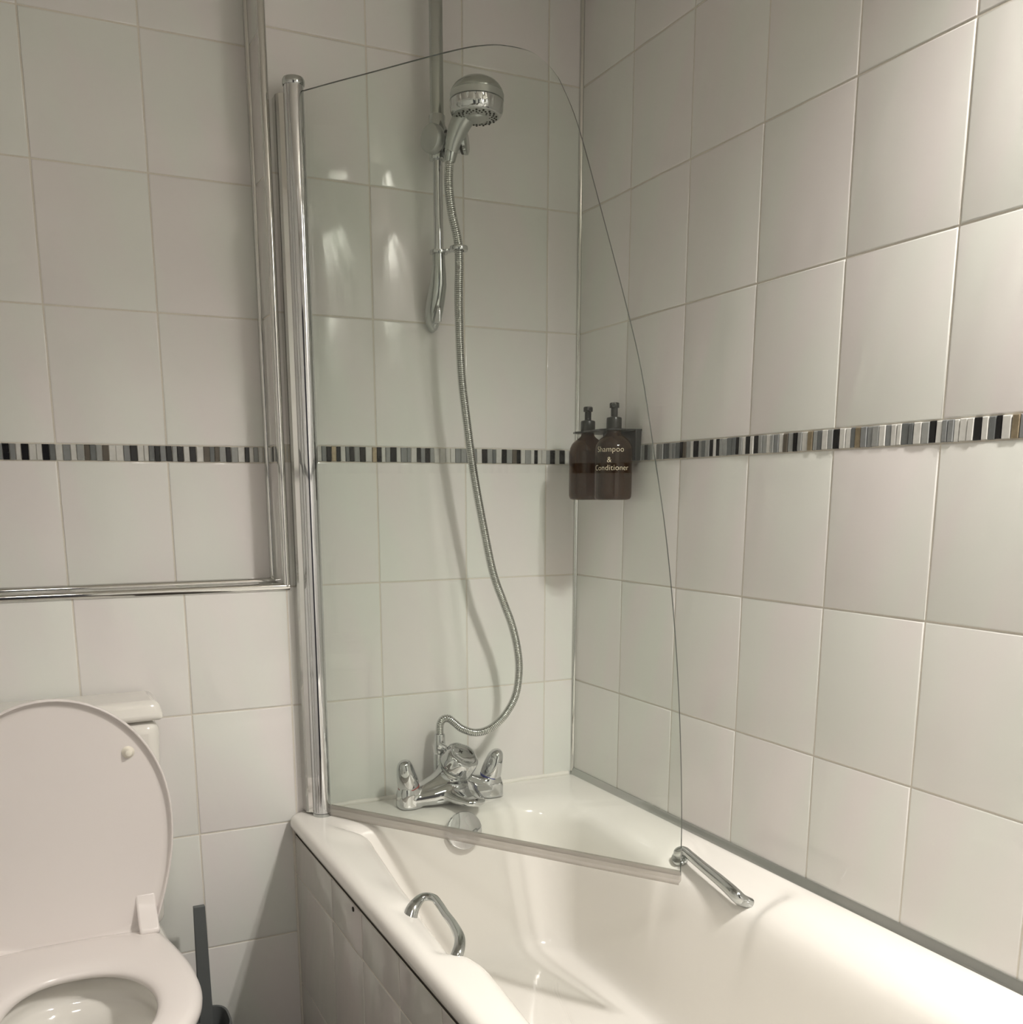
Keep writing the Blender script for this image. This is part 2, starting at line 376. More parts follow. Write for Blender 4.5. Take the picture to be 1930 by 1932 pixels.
def leftshape(k=1.0):
    def f(y):
        for (a, p), (b, q) in zip(LE[:-1], LE[1:]):
            if b <= y <= a:
                t = (y - a) / (b - a); return k * (p + (q - p) * (t * t * (3 - 2 * t) if a - b < .05 else t) + .644)
        return k * .004
    return f
def rightshape(k=1.0):
    def f(y): return (0.008 * notch(y, -.680, .118, .022)) * k
    return f
def dip(k):
    def f(x, y):
        if x < -0.5: return -0.009 * k * ss(-0.16, -0.24, y) * (1 - ss(-0.42, -0.56, y)) - 0.009 * k * notch(y, -.665, .080, .02)
        return -0.012 * k * notch(y) if x > -0.2 else 0
    return f
bm = BM()
XL, XR, YB, YFr = -0.702, -0.004, -0.004, -1.70
ro = (.02, .004, .004, .03)
rings = [rrect(XL + .008, XR, YB, YFr, ro, -0.760), rrect(XL + .002, XR, YB, YFr, ro, -0.7575), rrect(XL, XR, YB, YFr, ro, -0.746),
         rrect(XL + .0025, XR, YB, YFr, ro, -0.7355), rrect(XL + .008, XR, YB, YFr, ro, -0.7295), rrect(XL + .016, XR - .006, YB - .004, YFr + .004, (.03, .01, .01, .03), -0.7268),
         rrect(XL + .026, XR - .016, YB - .02, YFr + .01, (.04, .03, .03, .03), -0.7265, fz=dip(0.0)),
         rrect(XL + .040, XR - .030, YB - .06, YFr + .03, (.03, .07, .07, .05), -0.7268, fl=leftshape(.35), fr=rightshape(.2), fz=dip(.5)),
         rrect(XL + .050, XR - .050, YB - .100, YFr + .04, (.022, .10, .10, .08), -0.7275, fl=leftshape(.7), fr=rightshape(.6), fz=dip(1)),
         rrect(XL + .058, XR - .070, YB - .124, YFr + .05, (.022, .11, .11, .10), -0.7300, fl=leftshape(.95), fr=rightshape(.9), fz=dip(1)),
         rrect(XL + .066, XR - .090, YB - .140, YFr + .06, (.024, .12, .12, .11), -0.7365, fl=leftshape(1), fr=rightshape(1), fz=dip(1)),
         rrect(XL + .072, XR - .112, YB - .149, YFr + .07, (.030, .12, .12, .11), -0.7480, fl=leftshape(1), fr=rightshape(1), fz=dip(.8)),
         rrect(XL + .077, XR - .124, YB - .155, YFr + .08, (.04, .11, .12, .11), -0.7650, fl=leftshape(.9), fr=rightshape(1), fz=dip(.4)),
         rrect(XL + .083, XR - .133, YB - .163, YFr + .10, (.055, .10, .13, .12), -0.80, fl=leftshape(.75), fr=rightshape(.9)),
         rrect(XL + .092, XR - .138, YB - .176, YFr + .13, (.07, .085, .13, .12), -0.86, fl=leftshape(.5), fr=rightshape(.4)),
         rrect(XL + .102, XR - .141, YB - .190, YFr + .18, (.075, .075, .13, .12), -0.93, fl=leftshape(.3)),
         rrect(XL + .112, XR - .144, YB - .202, YFr + .23, (.075, .07, .13, .12), -0.99, fl=leftshape(.15)),
         rrect(XL + .122, XR - .147, YB - .213, YFr + .27, (.075, .07, .13, .12), -1.020),
         rrect(XL + .135, XR - .153, YB - .226, YFr + .29, (.07, .065, .12, .12), -1.038),
         rrect(XL + .155, XR - .162, YB - .246, YFr + .32, (.06, .06, .11, .11), -1.048),
         rrect(XL + .19, XR - .195, YB - .29, YFr + .36, (.05, .05, .10, .10), -1.052),
         rrect(XL + .30, XR - .30, YB - .45, YFr + .5, (.03, .03, .03, .03), -1.056)]
loft(bm, rings, cap0=False, cap1=True)
shell = build('tub_shell', bm, 'acrylic', bath, auto=80)
s = shell.modifiers.new('sub', 'SUBSURF'); s.levels = 1; s.render_levels = 1
# overflow knob with cover plate
bm = BM(); ax = Vector((0, -0.97, 0.24)).normalized(); c = V(-0.3665, -0.157, -0.769)
lathe(bm, [(.020, 0), (.020, .012), (.0385, .012), (.0402, .0135), (.0407, .018), (.0395, .0205), (.035, .0215), (.012, .0218)], c, ax, 56)
ov = build('overflow_cover', bm, 'chrome', bath, auto=30)
def grab(side):
    if side < 0:
        P = [V(-0.650, -0.592, -0.742), V(-0.640, -0.584, -0.727), V(-0.620, -0.573, -0.718), V(-0.606, -0.585, -0.716), V(-0.6075, -0.615, -0.715), V(-0.613, -0.656, -0.715), V(-0.6175, -0.700, -0.716), V(-0.626, -0.740, -0.719), V(-0.639, -0.763, -0.728), V(-0.650, -0.768, -0.742)]
        rv = [.0115, .0098, .0072, .0062, .0060, .0060, .0064, .0078, .0088, .0090]
    else:
        P = [V(-0.092, -0.560, -0.740), V(-0.0975, -0.563, -0.7285), V(-0.092, -0.573, -0.7235), V(-0.097, -0.602, -0.7240), V(-0.105, -0.650, -0.7265), V(-0.113, -0.703, -0.7295), V(-0.1185, -0.740, -0.7330), V(-0.1195, -0.756, -0.7365), V(-0.114, -0.763, -0.743), V(-0.098, -0.764, -0.752)]
        rv = [.0090, .0090, .0088, .0088, .0092, .0102, .0112, .0116, .0114, .0112]
    pp, rr = catmull(P, 8, rv)
    bm = BM(); sweep(bm, pp, rr, 20, up=(0, 0, 1), squash=(0.9, 1.12))
    h = build('grab_handle', bm, 'chrome_dull', bath)
    for i in ((0,) if side > 0 else ()):
        b = BM(); d = (P[1] - P[0]) if i == 0 else (P[-2] - P[-1])
        lathe(b, [(.016, -.004), (.016, .002), (.013, .004)], P[i], d, 28)
        m = build('mounting_rosette', b, 'chrome_dull', h); m.matrix_parent_inverse = Matrix()
    return h
grab(-1); grab(1)
for o in list(COL.objects):                       # rosettes share the handle's frame
    if o.name.startswith('mounting_rosette'): o.matrix_parent_inverse = Matrix()
# bath panel
bp = thing('bath_panel', 'white tiled bath panel below the tub rim with a small dark screw hole', 'panel', V(-.685, -.85, -1.275))
fP = lambda u, z, d: V(-0.688 - d, u, z)
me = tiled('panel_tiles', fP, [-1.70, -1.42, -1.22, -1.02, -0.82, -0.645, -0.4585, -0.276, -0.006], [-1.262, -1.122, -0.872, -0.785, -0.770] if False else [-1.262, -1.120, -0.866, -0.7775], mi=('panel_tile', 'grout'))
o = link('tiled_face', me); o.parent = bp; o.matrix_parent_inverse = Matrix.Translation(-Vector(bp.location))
bm = BM(); box(bm, V(-.672, -1.69, -1.274), V(-.687, -.006, -.7605)); build('gap_shade_board', bm, 'black_gap', bp)  # black board added as the dark line of shade between rim and panel
bm = BM(); lathe(bm, [(.0045, 0), (.0045, .0022), (.0028, .0026)], V(-.6885, -.4130, -.7880), (-1, 0, 0), 16); build('screw', bm, 'black_gap', bp)

# ------------------------------------------------------------------ shower screen
scr = thing('shower_screen', 'frameless glass bath screen with curved top on a chrome wall post', 'shower screen', V(-.643, -.05, -.7265))
HX, HY = -0.6395, -0.052
bm = BM()
sec = [(-0.668, -0.0015), (-0.668, -0.030), (-0.664, -0.036), (-0.656, -0.040), (-0.632, -0.040), (-0.626, -0.036), (-0.624, -0.030), (-0.624, -0.0015)]
loft(bm, [[V(x, y, z) for x, y in sec] for z in (-0.7225, 0.655)]); build('wall_profile', bm, 'trim_chrome', scr, auto=20)
bm = BM(); prof = []
a, u, v = frame((0, 0, 1))
def postsec(z):
    out = []
    for k in range(72):
        t = 2 * PI * k / 72; r = 0.0185
        for g in (2.3, 2.75, 3.5): r -= .0008 * math.exp(-((t - g) / .05) ** 2)
        out.append(V(HX + r * math.cos(t + .4), HY + r * math.sin(t + .4), z))
    return out
loft(bm, [postsec(-0.7195), postsec(0.664)]); build('hinge_post', bm, 'chrome', scr, auto=30)
bm = BM(); lathe(bm, [(.0195, 0), (.0205, .002), (.0205, .009), (.0185, .013), (.012, .0155), (.004, .016)], V(HX, HY, 0.664), n=40); build('top_cap', bm, 'chrome_dull', scr)
bm = BM(); lathe(bm, [(.0165, 0), (.0195, .001), (.0195, .0075), (.0175, .0085)], V(HX, HY, -0.728), n=40); build('bottom_cap', bm, 'chrome_dull', scr)
GB = Vector((-0.6251, -0.0580)); GU = Vector((0.567, -0.8237)); GN = Vector((0.8237, 0.567))
edge = [(0.0, 0.6562), (0.0753, 0.657), (0.1557, 0.657), (0.267, 0.6575), (0.3408, 0.6565), (0.3815, 0.6531), (0.4163, 0.6467), (0.4553, 0.6334), (0.4790, 0.621), (0.4984, 0.605), (0.5145, 0.587), (0.5269, 0.5676), (0.5556, 0.5054), (0.5944, 0.3877), (0.6435, 0.2325), (0.6736, 0.1257),
        (0.7002, -0.0068), (0.7222, -0.1246), (0.7403, -0.2534), (0.7542, -0.3854), (0.7639, -0.5214), (0.7686, -0.6239), (0.7695, -0.712)]
cv = catmull([(a, b, 0) for a, b in edge], 5)
poly = [(p.x, p.y) for p in cv] + [(0.0, -0.712)]
gl = lambda u, z, d: V(GB.x + GU.x * u + GN.x * d, GB.y + GU.y * u + GN.y * d, z)
bm = BM(); extrude_poly(bm, poly, -0.0025, 0.0025, gl, 0, 1); build('glass_panel', bm, ['glass', 'glass_edge'], scr, smooth=False)
bm = BM()
sec = [(-.0042, -0.7045), (-.0042, -0.7190), (-.0065, -0.7240), (-.0015, -0.7235), (.0035, -0.7225), (.0042, -0.7190), (.0042, -0.7045), (.0028, -0.7045), (.0028, -0.712), (-.0028, -0.712), (-.0028, -0.7045)]
loft(bm, [[gl(u, z, d) for d, z in sec] for u in (0.002, 0.77)]); build('bottom_seal', bm, 'seal', scr, auto=20)
bm = BM()
sec = [(-.0012, -.7235), (-.0030, -.7290), (-.0024, -.7292), (-.0004, -.7240)]
loft(bm, [[gl(u, z, d) for d, z in sec] for u in (0.004, 0.768)]); build('seal_fin', bm, 'seal', scr, auto=20)

# ------------------------------------------------------------------ shower rail
rail = thing('riser_rail', 'chrome shower riser rail fixed to the tiled wall behind the glass', 'shower rail', V(-.36, 0, .27))
RX, RY = -0.3600, -0.060
bm = BM(); lathe(bm, [(.0132, 0), (.0132, 0.60)], V(RX, RY, 0.62), n=32); build('upper_tube', bm, 'cover_tube', rail)
bm = BM(); lathe(bm, [(.0095, 0), (.0095, 0.25)], V(RX, RY, 0.395), n=32); build('lower_tube', bm, 'chrome', rail)
# end bracket sweeping back to the wall
bm = BM()
def oval(cx, cy, z, rx, ry, n=28): return [V(cx + rx * math.cos(2 * PI * k / n), cy + ry * math.sin(2 * PI * k / n), z) for k in range(n)]
loft(bm, [oval(RX, RY, .405, .0125, .0125), oval(RX, RY, .385, .0128, .0128), oval(RX, RY + .002, .370, .0145, .015), oval(RX + .001, RY + .010, .345, .0170, .022), oval(RX, -.040, .320, .0180, .026), oval(RX, -.030, .298, .0180, .024), oval(RX + .001, -.022, .280, .0150, .019), oval(RX + .003, -.014, .266, .0090, .012), oval(RX + .004, -.010, .2615, .0030, .006)])
build('wall_bracket', bm, 'chrome_dull', rail, auto=60)
bm = BM()
box(bm, V(-.3665, -.072, .273), V(-.3610, -.0400, .300), bev=.001); build('bracket_insert', bm, 'chrome', rail)
# hose guide ring
bm = BM(); lathe(bm, [(.0125, 0), (.0180, 0), (.0185, .003), (.0180, .006), (.0125, .006)], V(RX, RY, .4025), n=32)
c0 = V(-.334, -.100, .4025)
lathe(bm, [(.0105, 0), (.0175, 0), (.0185, .004), (.0175, .008), (.0105, .008), (.0105, 0)], c0, n=32, cap0=False, cap1=False)
box(bm, V(-.356, -.088, .403), V(-.340, -.068, .408), bev=.001); build('hose_guide', bm, 'chrome', rail)
# slider with clamp knob
bm = BM(); lathe(bm, [(.0160, 0), (.0165, .002), (.0165, .020), (.0150, .030), (.0190, .034), (.0195, .055), (.0160, .062), (.0160, .078), (.0145, .080)], V(RX, RY, .5735), n=36)
build('slider_body', bm, 'chrome_dull', rail)
kd = Vector((-0.93, -0.36, 0.0)).normalized()
bm = BM(); lathe(bm, [(.012, 0), (.012, .006), (.0255, .007), (.0265, .010), (.0265, .018), (.0245, .024), (.018, .027), (.006, .0275)], V(RX + .008, RY - .004, .606) + kd * .010, kd, 40); build('clamp_knob', bm, 'satin', rail)
bm = BM(); lathe(bm, [(.0215, 0), (.0225, .002), (.0225, .004)], V(RX + .0, RY - .008, .606) - kd * .006, -kd, 40); build('clamp_gasket', bm, 'nozzle', rail)
bm = BM(); sweep(bm, [V(RX + .008, RY - .012, .606), V(-.345, -.092, .602)], .0135, 24); build('holder_arm', bm, 'chrome', rail)
k2 = Vector((0.80, -0.60, 0.05)).normalized(); p2 = V(-.3300, -.094, .598)
bm = BM(); lathe(bm, [(.012, -.014), (.0165, -.012), (.0175, .000), (.0180, .004), (.0200, .005)], p2, k2, 40); hh = build('holder_cup', bm, 'chrome', rail)
bm = BM(); lathe(bm, [(.0200, .005), (.0203, .0095), (.018, .0098)], p2, k2, 40); build('cup_gasket', bm, 'nozzle', rail)
bm = BM(); lathe(bm, [(.0205, .0098), (.0220, .0105), (.0220, .0160), (.0195, .0175), (.006, .018)], p2, k2, 40); build('cup_cap', bm, 'chrome_dull', rail)

# ------------------------------------------------------------------ shower head (held by the slider)
head = thing('hand_shower', 'round chrome and grey hand shower head resting in its holder', 'shower head', V(-.34, -.11, .58))
hc = V(-.317, -.150, .631); hax = Vector((0.03, 0.02, 1.0)).normalized()
bm = BM(); lathe(bm, [(.040, .037), (.0495, .0365), (.0500, .0375), (.0480, .0430), (.0435, .0500), (.0370, .0560), (.0280, .0610), (.0170, .0640), (.0080, .0652), (.001, .0655)], hc, hax, 56); build('dome', bm, 'cover_tube', head, auto=50)
bm = BM(); lathe(bm, [(.0495, .0235), (.0508, .0240), (.0508, .0358), (.0495, .0363)], hc, hax, 56); build('band', bm, 'satin', head)
bm = BM(); n = 160; aa, uu, vv = frame(hax); rings = []
for r, h, amp in [(.0495, .0230, 0), (.0505, .0222, .0), (.0505, .0195, .0006), (.0502, .0120, .0010), (.0495, .0060, .0008), (.0470, .0010, 0), (.0425, -.0015, 0)]:
    rings.append([hc + aa * h + (uu * math.cos(2 * PI * k / n) + vv * math.sin(2 * PI * k / n)) * (r - amp * (1 if math.cos(2 * PI * k / n * 20) > .55 else 0)) for k in range(n)])
loft(bm, rings); build('selector_ring', bm, 'chrome', head, auto=40)
bm = BM(); lathe(bm, [(.0425, .001), (.0420, -.0020), (.036, -.0035), (.020, -.0050), (.018, -.0075), (.0145, -.0085), (.003, -.009)], hc, hax, 56); build('spray_face', bm, 'satin', head)
nz = BM()
k = 0
for i in range(18):
    for rr_, cnt in ((.0375, 1), (.0335, 1), (.0290, 1), (.0245, 1)):
        t = 2 * PI * i / 18 + {.0375: 0, .0335: .17, .0290: 0.0, .0245: .12}[rr_]
        if rr_ == .0245 and i % 2: continue
        c = hc + aa * (-.0030) + (uu * math.cos(t) + vv * math.sin(t)) * rr_
        lathe(nz, [(.0020, .001), (.0020, -.0014), (.0012, -.0020)], c, aa, 8)
nzo = build('nozzles', nz, 'nozzle', head)
bm = BM(); hp, hr = catmull([V(-.3500, -.104, .576), V(-.3475, -.108, .592), V(-.3420, -.114, .610), V(-.3340, -.124, .630), V(-.322, -.142, .648)], 8, [.0120, .0150, .0185, .0205, .0195])
sweep(bm, hp, hr, 28); build('handle', bm, 'satin', head)
bm = BM(); lathe(bm, [(.0125, .010), (.0130, .004), (.0115, -.012), (.0105, -.014)], V(-.3505, -.103, .574), (.15, -.2, 1), 24); build('hose_nut', bm, 'chrome_dull', head)

# ------------------------------------------------------------------ hose
HP = [V(-.3530, -.102, .560), V(-.3545, -.101, .520), V(-.3480, -.100, .47), V(-.334, -.100, .405), V(-.3350, -.100, .30), V(-.3312, -.100, .1772), V(-.3185, -.100, .07), V(-.3036, -.100, -.0307), V(-.2840, -.100, -.130), V(-.2617, -.100, -.2283), V(-.2360, -.100, -.295), V(-.2165, -.100, -.3441),
      V(-.2035, -.100, -.395), V(-.1990, -.100, -.4430), V(-.2065, -.099, -.498), V(-.2304, -.097, -.5400), V(-.263, -.094, -.5680), V(-.2970, -.088, -.5770), V(-.326, -.078, -.568), V(-.3400, -.068, -.5555), V(-.351, -.060, -.5460), V(-.3620, -.054, -.5480), V(-.3680, -.051, -.5600), V(-.3685, -.050, -.582)]
cp = catmull(HP, 40)
L = 0; res = [cp[0]]; step = .00076; acc = 0
for a, b in zip(cp[:-1], cp[1:]):
    d = (b - a).length; t = step - acc
    while t < d: res.append(a + (b - a) * (t / d)); t += step
    acc = (acc + d) % step
bm = BM()
def hr_(s_):
    q = (s_ / .0038) % 1.0
    return .0088 - (.0020 if q < 0.30 else 0.0)
sweep(bm, res, hr_, 12); tag(build('shower_hose', bm, 'hose', auto=75), 'ribbed chrome flexible hose looping from shower head down to the tap', 'hose')

# ------------------------------------------------------------------ bath mixer tap
tap = thing('mixer_tap', 'chrome bath shower mixer tap with hot and cold handles on the bath deck', 'tap', V(-.355, -.075, -.7265))
def blob(name, parts, parent, m, vox=.0022, sm=6, cut=None):
    bm = BM()
    for fn in parts: fn(bm)
    o = build(name, bm, m, parent)
    r = o.modifiers.new('r', 'REMESH'); r.mode = 'VOXEL'; r.voxel_size = vox; r.use_smooth_shade = True
    s_ = o.modifiers.new('s', 'SMOOTH'); s_.factor = 0.6; s_.iterations = sm
    return o
def sup(cx, cy, z, rx, ry, n=36, e=3.0):
    out = []
    for k in range(n):
        t = 2 * PI * k / n; c, s_ = math.cos(t), math.sin(t)
        out.append(V(cx + rx * math.copysign(abs(c) ** (2 / e), c), cy + ry * math.copysign(abs(s_) ** (2 / e), s_), z))
    return out
TY = -.080
def pillar(cx):
    def f(bm): loft(bm, [sup(cx, TY, -.7270, .0265, .0265), sup(cx, TY, -.7200, .0265, .0265), sup(cx, TY, -.695, .0240, .0250), sup(cx, TY, -.683, .0215, .0225), sup(cx, TY, -.679, .0200, .0205)])
    return f
def bridge(bm):
    rings = []
    for x, zc, hz, yc, hy in [(-.478, -.706, .018, TY, .020), (-.455, -.704, .0225, TY, .0245), (-.425, -.700, .0245, TY, .024), (-.400, -.693, .030, TY, .027), (-.378, -.684, .038, TY, .031), (-.357, -.680, .042, TY, .034), (-.336, -.683, .039, TY, .032), (-.312, -.693, .030, TY, .026), (-.290, -.700, .0245, TY, .023), (-.260, -.704, .0225, TY, .0245), (-.236, -.706, .018, TY, .020)]:
        rings.append([V(x, yc + hy * math.cos(2 * PI * k / 28), zc + hz * math.sin(2 * PI * k / 28)) for k in range(28)])
    loft(bm, rings)
def spoutf(bm):
    P = [(-.357, -.070, -.690, .048, .034), (-.355, -.096, -.694, .047, .029), (-.351, -.120, -.700, .042, .0215), (-.346, -.142, -.704, .036, .0160), (-.341, -.160, -.7065, .030, .0125), (-.338, -.173, -.708, .023, .009), (-.336, -.180, -.709, .012, .005)]
    loft(bm, [[V(x + w * math.cos(2 * PI * k / 28), y, z + h * math.sin(2 * PI * k / 28)) for k in range(28)] for x, y, z, w, h in P])
def neck(bm): sweep(bm, [V(-.357, -.078, -.69), V(-.353, -.085, -.655), V(-.350, -.092, -.640)], [.036, .034, .033], 28)
def web(bm):
    rings = []
    for x, y, z, hy, hz in [(-.468, -.086, -.710, .016, .014), (-.440, -.090, -.708, .020, .0175), (-.405, -.096, -.703, .026, .022), (-.375, -.098, -.697, .032, .028), (-.345, -.098, -.697, .034, .028), (-.315, -.094, -.704, .026, .021), (-.285, -.090, -.708, .020, .0175), (-.250, -.086, -.710, .016, .014)]:
        rings.append([V(x, y + hy * math.cos(2 * PI * k / 28), z + hz * math.sin(2 * PI * k / 28)) for k in range(28)])
    loft(bm, rings)
blob('tap_body', [pillar(-.455), pillar(-.260), bridge, web, spoutf, neck], tap, 'chrome', .0024, 8)
def tap_handle(cx, ax, ring):
    a = Vector(ax).normalized(); u = Vector((1, 0, 0)); u = (u - a * u.dot(a)).normalized(); v = a.cross(u)
    o_ = V(cx, TY, -.680); rings = []
    for h, r, tri in [(0, .0225, 0), (.004, .0235, .02), (.016, .0232, .06), (.032, .0214, .13), (.047, .0182, .14), (.056, .0142, .10), (.061, .0090, .05), (.0635, .0030, 0)]:
        ring_ = []
        for k in range(48):
            t = 2 * PI * k / 48
            ring_.append(o_ + a * h + (u * math.cos(t) + v * math.sin(t)) * r * (1 - tri * (0.5 + 0.5 * math.cos(3 * t + PI / 2)) ** 1.0))
        rings.append(ring_)
    bm = BM(); loft(bm, rings); h_ = build('hot_handle' if ring == 'red' else 'cold_handle', bm, 'chrome', tap, auto=60)
    h_['label'] = 'chrome handle with a %s ring' % ring
    bm = BM(); lathe(bm, [(.0195, -.006), (.0232, -.003), (.0234, -.0008), (.0225, .0004)], o_, a, 40)
    r_ = build('colour_ring', bm, ring, h_); r_.matrix_parent_inverse = Matrix(); r_['label'] = ring + ' ring'
tap_handle(-.455, (-.22, -.16, 1), 'red'); tap_handle(-.260, (.26, -.16, 1), 'blue')
# diverter knob
ka = Vector((.22, -.52, .72)).normalized(); kc = V(-.350, -.090, -.648)
bm = BM(); lathe(bm, [(.033, -.004), (.0405, 0), (.0412, .003), (.0400, .0065), (.037, .007)], kc, ka, 56); build('knob_collar', bm, 'chrome_dull', tap)
bm = BM(); n = 96; u = Vector((1, 0, 0)); u = (u - ka * u.dot(ka)).normalized(); v = ka.cross(u); rings = []
for h, r, am in [(.006, .0370, 0), (.009, .0400, .0), (.016, .0400, .0006), (.028, .0392, .0014), (.038, .0375, .0018), (.0415, .0350, .0014), (.0425, .0300, .0006), (.0410, .0250, 0), (.0395, .019, 0), (.0395, .006, 0)]:
    rings.append([kc + ka * h + (u * math.cos(2 * PI * k / n) + v * math.sin(2 * PI * k / n)) * (r - am * (0.5 + 0.5 * math.cos(5 * 2 * PI * k / n)) ** 3 * 2) for k in range(n)])
loft(bm, rings); kn = build('diverter_knob', bm, 'chrome', tap, auto=50)
bm = BM(); pk = kc + ka * .0395 + v * .010 - u * .002
for ang in (0.2, 0.2 + PI / 2):
    d = u * math.cos(ang) + v * math.sin(ang); sweep(bm, [pk - d * .005, pk + d * .005], .0014, 8)
mk = build('shower_symbol', bm, 'nozzle', kn); mk.matrix_parent_inverse = Matrix()
# hose outlet
bm = BM(); lathe(bm, [(.0150, -.065), (.0150, -.020), (.0125, -.018), (.0125, 0), (.0115, .022), (.0105, .024)], V(-.3685, -.050, -.604), (0, 0, 1), 28); build('hose_outlet', bm, 'chrome', tap)
bm = BM()
sweep(bm, [V(-.377, -.062, -.604), V(-.364, -.068, -.611), V(-.352, -.074, -.622)], [.011, .009, .006], 16); build('outlet_elbow', bm, 'chrome', tap)

# ------------------------------------------------------------------ soap dispensers on a black bracket
br = thing('bottle_bracket', 'black plastic wall bracket holding two amber bottles at the mosaic border', 'bracket', V(0, -.25, .03))
bm = BM(); box(bm, V(-.0175, -.262, .0005), V(-.0035, -.135, .0625), bev=.002); build('back_plate', bm, 'black_plastic', br, auto=30)
bm = BM()
out = [(-.003, -.262), (-.003, -.100)] + [(-.055 + .030 * math.cos(t), -.134 + .030 * math.sin(t)) for t in [PI * .35, PI * .55, PI * .8, PI, PI * 1.25]] + [(-.085, -.17), (-.085, -.215)] + [(-.055 + .030 * math.cos(t), -.232 + .030 * math.sin(t)) for t in [PI, PI * 1.25, PI * 1.5, PI * 1.7]]
out = out[::-1]
extrude_poly(bm, out, .0595, .0628, lambda u_, v_, d: V(u_, v_, d)); build('shelf_plate', bm, 'black_plastic', br, smooth=False)
def dispenser(cx, cy, label, text, dz=0.0, turn=0.0):
    t = thing('soap_dispenser', label, 'bottle', V(cx, cy, -.078), 'amber bottles in the wall bracket')
    Z0 = -.078
    bm = BM(); lathe(bm, [(.010, .003), (.026, .0025), (.030, 0), (.0355, .002), (.0378, .007), (.0382, .012), (.0382, .098), (.0370, .107), (.0330, .1155), (.0270, .122), (.0195, .127), (.0150, .131), (.0135, .135), (.0135, .140)], V(cx, cy, Z0), n=56)
    bd = build('bottle_body', bm, 'amber', t)
    bm = BM(); lathe(bm, [(.0150, .0), (.0155, .001), (.0155, .019), (.0145, .0215), (.0085, .023), (.0070, .024), (.0070, .040), (.0085, .041)], V(cx, cy, Z0 + .1412), n=36); build('pump_collar', bm, 'black_plastic', t)
    bm = BM(); lathe(bm, [(.0095, 0), (.0098, .001), (.0098, .0085), (.0085, .010), (.003, .0105)], V(cx, cy, Z0 + .1815), n=32)
    d = Vector((-math.cos(turn), -math.sin(turn), 0)); p = V(cx, cy, Z0 + .1865)
    sweep(bm, [p, p + d * .016, p + d * .026 + Vector((0, 0, -.002))], [.0055, .0050, .0040], 16); build('pump_head', bm, 'black_plastic', t)
    if text:
        tb = BM(); R_ = .0385
        for i, (ln, zc, off) in enumerate(text):
            cu = bpy.data.curves.new('t', 'FONT'); cu.body = ln; cu.size = .0155; cu.align_x = 'CENTER'; cu.extrude = .0; cu.offset = -.00022; cu.space_character = 1.03
            cu.resolution_u = 4
            oo = bpy.data.objects.new('t', cu); COL.objects.link(oo); bpy.context.view_layer.update()
            me = oo.evaluated_get(bpy.context.evaluated_depsgraph_get()).to_mesh()
            base = turn_text + off
            vs = []
            for vt in me.vertices:
                th = base + vt.co.x / R_
                vs.append(tb.verts.new(V(cx + R_ * math.cos(th), cy + R_ * math.sin(th), Z0 + zc + vt.co.y)))
            for p_ in me.polygons:
                try: tb.faces.new([vs[q] for q in p_.vertices])
                except ValueError: pass
            oo.to_mesh_clear(); bpy.data.objects.remove(oo); bpy.data.curves.remove(cu)
        x = build('printed_lettering', tb, 'gold_text', bd, smooth=False); x.matrix_parent_inverse = Matrix(); x['label'] = 'cream lettering'
    return t
# direction from bottle to the camera: atan2(-1.76, -1.12)
turn_text = math.atan2(-2.004 + .232, -1.1757 + .055) - 0.22
dispenser(-.058, -.2435, 'amber pump bottle lettered Shampoo & Conditioner, nearer one of the bracket pair', [('Shampoo', .0945, .02), ('&', .0740, .0), ('Conditioner', .0585, .08)], turn=.95)
dispenser(-.058, -.141, 'plain amber pump bottle nearest the room corner, without visible lettering', None, turn=1.25)

# ------------------------------------------------------------------ toilet
wc = thing('toilet', 'white close coupled toilet with raised lid beside the bath', 'toilet', V(-1.15, -.35, -1.275))
TX = -1.150
def egg(cx, yb, yf, wmax, ywide, wback, n=72, z=0.0, inset=0.0):
    """outline of a seat: flat-ish back of half-width wback at yb, widest wmax at ywide, round front at yf"""
    pts = []
    N = n // 2
    for i in range(N + 1):
        t = i / N
        y = yb + (yf - yb) * (0.5 - 0.5 * math.cos(PI * t))
        if y > ywide:
            s_ = (yb - y) / (yb - ywide); wd = wback + (wmax - wback) * math.sin(PI / 2 * min(1, s_))
            # round the back corners
            wd *= min(1, (max(0, (yb - y) / .020)) ** 0.35) if y > yb - .020 else 1
        else:
            s_ = (ywide - y) / (ywide - yf); wd = wmax * math.sqrt(max(0, 1 - s_ ** 2.15))
        pts.append((wd, y))
    out = [(cx + wd, y) for wd, y in pts] + [(cx - wd, y) for wd, y in pts[::-1][1:-1]]
    return out
def off(poly, d, c=None):
    n = len(poly); out = []
    cx = sum(p[0] for p in poly) / n; cy = sum(p[1] for p in poly) / n
    for i in range(n):
        a = Vector(poly[i - 1]); b = Vector(poly[(i + 1) % n]); t = (b - a)
        if t.length < 1e-9: out.append(poly[i]); continue
        nn = Vector((t.y, -t.x)).normalized(); p = Vector(poly[i])
        if nn.dot(p - Vector((cx, cy))) < 0: nn = -nn
        q = p - nn * d; out.append((q.x, q.y))
    return out
SZ = -0.860
OUT = egg(TX, -.150, -.640, .190, -.405, .150)
def mixp(t): return [(a[0] + (b[0] - a[0]) * t, a[1] + (b[1] - a[1]) * t) for a, b in zip(OUT, HOLE)]
def oval_hole(cx, yb, yf, w_, n=72):
    N = n // 2; P = [(w_ * max(0, math.sin(PI * i / N)) ** .86, yb + (yf - yb) * (0.5 - 0.5 * math.cos(PI * i / N))) for i in range(N + 1)]
    return [(cx + a, y) for a, y in P] + [(cx - a, y) for a, y in P[::-1][1:-1]]
HOLE = oval_hole(TX, -.298, -.580, .116)
